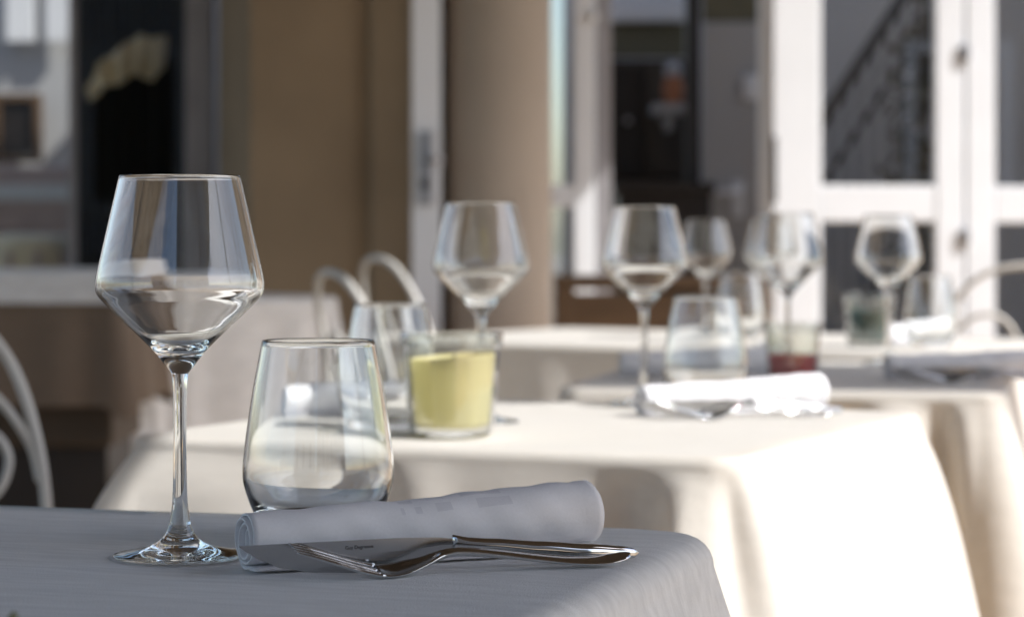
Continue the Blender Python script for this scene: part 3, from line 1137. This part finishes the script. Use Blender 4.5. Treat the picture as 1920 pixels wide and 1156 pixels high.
# ---- rolled napkins
def napkin_roll(L=.219, r0=.0160, r1=.0203):
    """axis along +x from x=0; the bottom rests on z=0"""
    turns, th, pitch = 4.0, .0016, .0031
    n = 190
    tot = turns * 2 * PI
    line = []
    for i in range(n + 1):
        a = tot * i / n
        r = .0185 - pitch * a / (2 * PI)
        ang = -PI / 2 - .35 + a                   # outer end tucks in under the front
        line.append((r * math.cos(ang), r * math.sin(ang) * .97, a))
    # a flap that lies on the table at the outer end
    x0, y0, _ = line[0]
    tail = [(x0 - .013 + i * .0013 - .0002 * i, y0 - .0006 - .0001 * i * 0, -.5 + i * .05) for i in range(0, 10)]
    line = tail + line
    NX = 60
    vs, uv, fs = [], [], []
    m = len(line)
    nrm = []
    for i in range(m):
        a = line[max(i - 1, 0)]
        b = line[min(i + 1, m - 1)]
        t = Vector((b[0] - a[0], b[1] - a[1]))
        t = t.normalized() if t.length > 0 else Vector((1, 0))
        nrm.append(Vector((-t.y, t.x)))
    lo = min(p[1] for p in line) - th
    for k in range(NX + 1):
        f = k / NX
        sc = (r0 + (r1 - r0) * (f ** 1.15)) / .0185
        sc *= 1 + .012 * math.sin(f * 9 + 1) + (.015 if f > .955 else 0)
        for i, (x, y, a) in enumerate(line):
            turn = max(a, 0) / (2 * PI)
            tele = .0016 * math.sin(turn * 2.1 + 1) * (1 - 2 * f) + .0008 * turn * (1 - 2 * f)
            wob = 1 + .010 * math.sin(3 * a + f * 7) * (1 if turn < 1 else .4)
            for sd in (-1, 1):
                q = Vector((x, y)) * wob + nrm[i] * sd * th / 2
                if turn < 1.3:
                    lift = .00045 * math.sin(f * 21 + a * 2.2) + .0004 * math.sin(f * 47 - a * 3.1 + 1.7) + .0005 * math.sin(f * 11 + a * 1.3 + .6)
                    q = q * (1 + lift / .0185 * (1 if q.y > -.012 else .2))
                vs.append((f * L + tele, q.x * sc, max(0.0003, (q.y - lo) * sc)))
                # v runs round the visible outside
                ang = (math.atan2(q.y, q.x) / (2 * PI)) % 1.0
                uv.append((f, 1.0 - ang if turn < 1.05 else 0.0))
    W = 2 * m
    for k in range(NX):
        for i in range(m - 1):
            a = k * W + 2 * i
            b = a + W
            fs.append((a, a + 2, b + 2, b))
            fs.append((a + 1, b + 1, b + 3, a + 3))
        a = k * W
        fs.append((a, a + W, a + W + 1, a + 1))
        a = k * W + 2 * (m - 1)
        fs.append((a, a + 1, a + W + 1, a + W))
    for k in (0, NX):
        for i in range(m - 1):
            a = k * W + 2 * i
            fs.append((a, a + 1, a + 3, a + 2) if k == 0 else (a, a + 2, a + 3, a + 1))
    return meshobj('napkin', vs, fs, M['napkin'], smooth=True, uvs=uv)


N1 = napkin_roll()
nspots = [(-.1490, 1.357, R(26.5), 'grey-lilac rolled napkin with spiral end in the foreground'),
          (.132, 2.545, R(24), 'rolled napkin lying in full sun with cutlery before it'),
          (-.250, 2.50, R(20), 'white rolled napkin seen through the foreground tumbler'),
          (.145, 3.30, R(3), 'blue-grey rolled napkin in shade at the left of the red candle'),
          (.490, 3.215, R(6), 'blue-grey rolled napkin in shade at the right edge of the photo'),
          (.66, 4.33, R(50), 'small white rolled napkin in sun right of the teal candle')]
for i, (x, y, rz, lb) in enumerate(nspots):
    o = N1 if i == 0 else copy_tree(N1)
    o.location = (x, y, TZ)
    o.rotation_euler = (0, 0, rz)
    tag(o, lb, 'napkin', 'rolled napkins on the tables')


# ---- knife: +x from blade tip to handle end, blade on edge, +y away from the diner
def knife():
    root = empty('table_knife')
    L = .242
    NB = 60
    top = [(0, .0186), (.02, .0188), (.05, .0190), (.09, .0192), (.115, .0186), (.13, .0172)]
    bot = [(0, .0181), (.004, .0150), (.012, .0100), (.025, .0048), (.045, .0016), (.070, .0004), (.095, .0010), (.110, .0050), (.122, .0086), (.13, .0095)]
    vs, fs = [], []
    for i in range(NB + 1):
        x = .128 * (i / NB)
        zt, zb = interp(top, x), interp(bot, x)
        zt = max(zt, zb + .0004)
        k = .35 + .65 * i / NB
        for zz, hw in ((zt, .0010 * k), (zt - .18 * (zt - zb), .0011 * k), (zb + .35 * (zt - zb), .0008 * k), (zb, .00015)):
            pass
        prof = [(zt, .0010 * k), (zb + .6 * (zt - zb), .0009 * k), (zb + .3 * (zt - zb), .0006 * k), (zb, .00012)]
        for z, h in prof:
            vs.append((x, -h, z))
        for z, h in prof[::-1]:
            vs.append((x, h, z))
    for i in range(NB):
        for j in range(8):
            a, b = i * 8 + j, i * 8 + (j + 1) % 8
            fs.append((a, b, b + 8, a + 8))
    fs.append(tuple(range(8))[::-1])
    fs.append(tuple(range(NB * 8, NB * 8 + 8)))
    bl = meshobj('blade', vs, fs, M['blade'], root, smooth=False)
    # handle
    c_t = [(.126, .0145), (.15, .0128), (.18, .0092), (.21, .0060), (.235, .0042), (.243, .0040)]
    h_t = [(.126, .0052), (.135, .0040), (.15, .0038), (.18, .0046), (.21, .0050), (.232, .0042), (.2400, .0030), (.243, .0006)]
    w_t = [(.126, .0013), (.135, .0034), (.15, .0040), (.18, .0046), (.21, .0050), (.232, .0042), (.2400, .0030), (.243, .0006)]
    vs, fs = [], []
    NH, K = 50, 20
    for i in range(NH + 1):
        x = .126 + .117 * (1 - (1 - i / NH) ** 1.4)
        c, h, w_ = interp(c_t, x), interp(h_t, x), interp(w_t, x)
        for j in range(K):
            a = 2 * PI * j / K
            ca, sa = math.cos(a), math.sin(a)
            vs.append((x, w_ * math.copysign(abs(ca) ** .8, ca), c + h * math.copysign(abs(sa) ** .8, sa)))
    for i in range(NH):
        for j in range(K):
            a, b = i * K + j, i * K + (j + 1) % K
            fs.append((a, b, b + K, a + K))
    fs.append(tuple(range(K))[::-1])
    fs.append(tuple(range(NH * K, NH * K + K)))
    meshobj('handle', vs, fs, M['steel'], root)
    return root, bl


K1, blade = knife()
# engraved name on the blade
fc = bpy.data.curves.new('lettering', 'FONT')
fc.body = 'Guy Degrenne'
fc.size = .0034
fc.space_character = 1.0
fc.extrude = .00002
fo = bpy.data.objects.new('lettering', fc)
COL.objects.link(fo)
dg = bpy.context.evaluated_depsgraph_get()
me = bpy.data.meshes.new_from_object(fo.evaluated_get(dg))
bpy.data.objects.remove(fo)
me.materials.clear()
me.materials.append(M['etch'])
lt = bpy.data.objects.new('lettering', me)
COL.objects.link(lt)
xs = [v.co.x for v in me.vertices]
wdt = max(xs) - min(xs)
lt.scale = (.0165 / wdt,) * 3
lt.rotation_euler = (R(90), R(-1.5), 0)
lt.location = (.0615, -.00125, .0140)
lt.parent = blade


# ---- fork: +x from tine tips to handle end, rolled so its hollow faces the diner
def fork():
    root = empty('table_fork')
    h_t = spline([(0, .0152), (.012, .0118), (.025, .0074), (.040, .0026), (.0515, .0004), (.062, .0010), (.075, .0048), (.086, .0088), (.095, .0103), (.108, .0096), (.125, .0074),
                  (.145, .0044), (.165, .0018), (.182, .0010), (.194, .0020), (.203, .0042)], 6)
    w_t = [(0, .0108), (.03, .0118), (.055, .0122), (.066, .0112), (.078, .0072), (.088, .0042), (.098, .0036), (.12, .0044), (.15, .0062), (.175, .0078), (.190, .0080), (.198, .0066), (.2015, .0044),
           (.203, .0010)]
    t_t = [(0, .0005), (.01, .0009), (.04, .0011), (.07, .0012), (.088, .0019), (.1, .0021), (.15, .0016), (.203, .0010)]
    roll = R(9)
    cr_, sr_ = math.cos(roll), math.sin(roll)
    tn = R(20)

    def pos(x, c, up):
        w_ = interp(w_t, x)
        h = interp(h_t, x)
        dip = interp([(0, 0), (.04, .0006), (.06, .0026), (.075, .0018), (.09, .0002), (.203, -.0006)], x) * (1 - (c / max(w_, 1e-5)) ** 2)
        z = up - dip
        return (x, c * cr_ - z * sr_, h + (c + w_) * sr_ + z * cr_ + .0012)
    body, tines = ([], []), None
    vs, fs = body
    xs = [.050 + (.203 - .050) * (1 - (1 - i / 90) ** 1.15) for i in range(91)]
    K = 12
    ring_n = 2 * (K + 1)
    for x in xs:
        w_, t = interp(w_t, x), interp(t_t, x)
        for j in range(K + 1):
            c = -w_ + 2 * w_ * j / K
            e = max(0.05, 1 - abs(c / w_) ** 6)
            vs.append(pos(x, c, t * e ** .5))
        for j in range(K + 1):
            c = w_ - 2 * w_ * j / K
            e = max(0.05, 1 - abs(c / w_) ** 6)
            vs.append(pos(x, c, -t * e ** .5))
    for i in range(len(xs) - 1):
        for j in range(ring_n):
            a, b = i * ring_n + j, i * ring_n + (j + 1) % ring_n
            fs.append((a, b, b + ring_n, a + ring_n))
    fs.append(tuple(range(ring_n))[::-1])
    fs.append(tuple(range((len(xs) - 1) * ring_n, len(xs) * ring_n)))
    meshobj('handle', vs, fs, M['steel'], root)
    for q in range(4):
        vs, fs = [], []
        NX = 26
        for i in range(NX + 1):
            x = .0505 * i / NX
            w_ = interp(w_t, x)
            cw = w_ * 2 / 7.0
            mid = -w_ + cw / 2 + q * cw * 2
            hw = cw / 2 * (min(1, .45 + x / .02) if x < .012 else 1)
            t = interp(t_t, x)
            # eight-sided bar
            for c, up in ((-1, -.5), (-.6, -1), (.6, -1), (1, -.5), (1, .5), (.6, 1), (-.6, 1), (-1, .5)):
                vs.append(pos(x, mid + c * hw, up * t))
        for i in range(NX):
            for j in range(8):
                a, b = i * 8 + j, i * 8 + (j + 1) % 8
                fs.append((a, b, b + 8, a + 8))
        fs.append(tuple(range(8))[::-1])
        fs.append(tuple(range(NX * 8, NX * 8 + 8)))
        meshobj('tine', vs, fs, M['steel'], root)
    return root


K2 = fork()
sets = [((-.147, 1.321), R(20.8), (-.1175, 1.3150), R(20.0), ('polished table knife leaning on the foreground napkin roll', 'polished table fork lying in front of the foreground knife')),
        ((.128, 2.500), R(20), (.150, 2.490), R(19), ('table knife glinting in front of the sunlit napkin roll', 'table fork glinting in front of the sunlit napkin roll')),
        ((.485, 3.165), R(4), (.508, 3.150), R(3), ('dark table knife in front of the shaded napkin at the right edge', 'dark table fork in front of the shaded napkin at the right edge'))]
for i, (kp, ka, fp, fa, (kl, fl)) in enumerate(sets):
    o = K1 if i == 0 else copy_tree(K1)
    o.location = (*kp, TZ)
    o.scale = (.965,) * 3
    o.rotation_euler = (R(1), 0, ka)
    tag(o, kl, 'knife', 'table knives beside the napkins')
    o = K2 if i == 0 else copy_tree(K2)
    o.location = (*fp, TZ)
    o.scale = (.965,) * 3
    o.rotation_euler = (0, 0, fa)
    tag(o, fl, 'fork', 'table forks beside the napkins')


# ================================================================== CHAIRS
def chair():
    """wrought-iron terrace chair; faces -y, back at +y"""
    root = empty('terrace_chair')
    # back hoop
    hoop = spline([(-.19, .17, .45), (-.20, .20, .58), (-.195, .235, .70), (-.165, .265, .80), (-.10, .285, .862), (0, .292, .88), (.10, .285, .862), (.165, .265, .80), (.195, .235, .70), (.20, .20, .58),
                   (.19, .17, .45)], 8)
    bm = tube(hoop, .0066, 10)
    bmobj('back_hoop', bm, M['iron'], root, True)
    for sx in (-1, 1):
        sp = [(sx * a, b - .006, c) for a, b, c in ((.196, .232, .655), (.186, .245, .70), (.15, .258, .752), (.105, .264, .775), (.06, .258, .762), (.033, .243, .71), (.042, .23, .655), (.088, .222, .625),
                                             (.140, .224, .640), (.160, .232, .68), (.142, .238, .712), (.112, .236, .700), (.106, .231, .675), (.122, .228, .662))]
        bm = tube(spline(sp, 6), .0055, 8)
        bmobj('scroll', bm, M['iron'], root, True)
    vs, fs = lathe([(0, .448), (.19, .448), (.2, .452), (.205, .46), (.2, .468), (.19, .464), (0, .462)], 48)
    meshobj('seat', vs, fs, M['iron'], root)
    for sx in (-1, 1):
        for sy in (-1, 1):
            bm = tube(spline([(sx * .13, sy * .13, .45), (sx * .15, sy * .15, .25), (sx * .19, sy * .19, 0)], 5), .009, 8)
            bmobj('leg', bm, M['iron'], root, True)
    vs, fs = lathe([(.158, .20), (.163, .205), (.158, .21), (.153, .205), (.158, .20)], 40)
    meshobj('stretcher', vs, fs, M['iron'], root)
    return root


C1 = chair()
# (x, y, rot, scale)
chairs = [((-.026, 4.15), R(109), 1.0, 'white iron chair in shade, left of the pair behind the yellow candle'),
          ((.01, 4.95), R(111), 1.02, 'white iron chair with sunlit hoop, right of the pair behind the yellow candle'),
          ((-.628, 2.55), R(25), 1.0, 'white iron chair with scrolls at the left edge of the photo'),
          ((1.16, 5.45), R(168), 1.0, 'cream iron chair at the right edge of the photo')]
for i, ((x, y), rz, s, lb) in enumerate(chairs):
    o = C1 if i == 0 else copy_tree(C1)
    o.location = (x, y, 0)
    o.rotation_euler = (0, 0, rz)
    o.scale = (s, s, s)
    tag(o, lb, 'chair', 'white iron terrace chairs')

# ================================================================== small plant close to the lens
hp = empty('potted_herb', (-.196, .945, TZ))
tag(hp, 'small potted herb with its leaf tip at the lower left corner', 'plant')
vs, fs = lathe([(0, 0), (.013, 0), (.017, .018), (.0185, .018), (.0185, .021), (.016, .021), (.0155, .017), (0, .017)], 24)
meshobj('pot', vs, fs, M['terracotta'], hp)
for i in range(5):
    a = i * 2.4
    lean = .004 + .010 * (i % 3) / 2
    hgt = .029 - .005 * (i % 3)
    vs, fs = [], []
    for j in range(7):
        t = j / 6
        wd = .005 * math.sin(PI * min(.97, .12 + t * .86))
        cxp, cz = lean * t * t * 1.4, .016 + (hgt - .0) * t * .75
        for sgn in (-1, 0, 1):
            vs.append((cxp * math.cos(a) - sgn * wd * math.sin(a), cxp * math.sin(a) + sgn * wd * math.cos(a), cz + (.0012 if sgn else 0)))
    for j in range(6):
        for q in range(2):
            k = j * 3 + q
            fs.append((k, k + 1, k + 4, k + 3))
    lf = meshobj('leaf', vs, fs, M['leaf'], hp)
    sm = lf.modifiers.new('Solidify', 'SOLIDIFY')
    sm.thickness = .0006
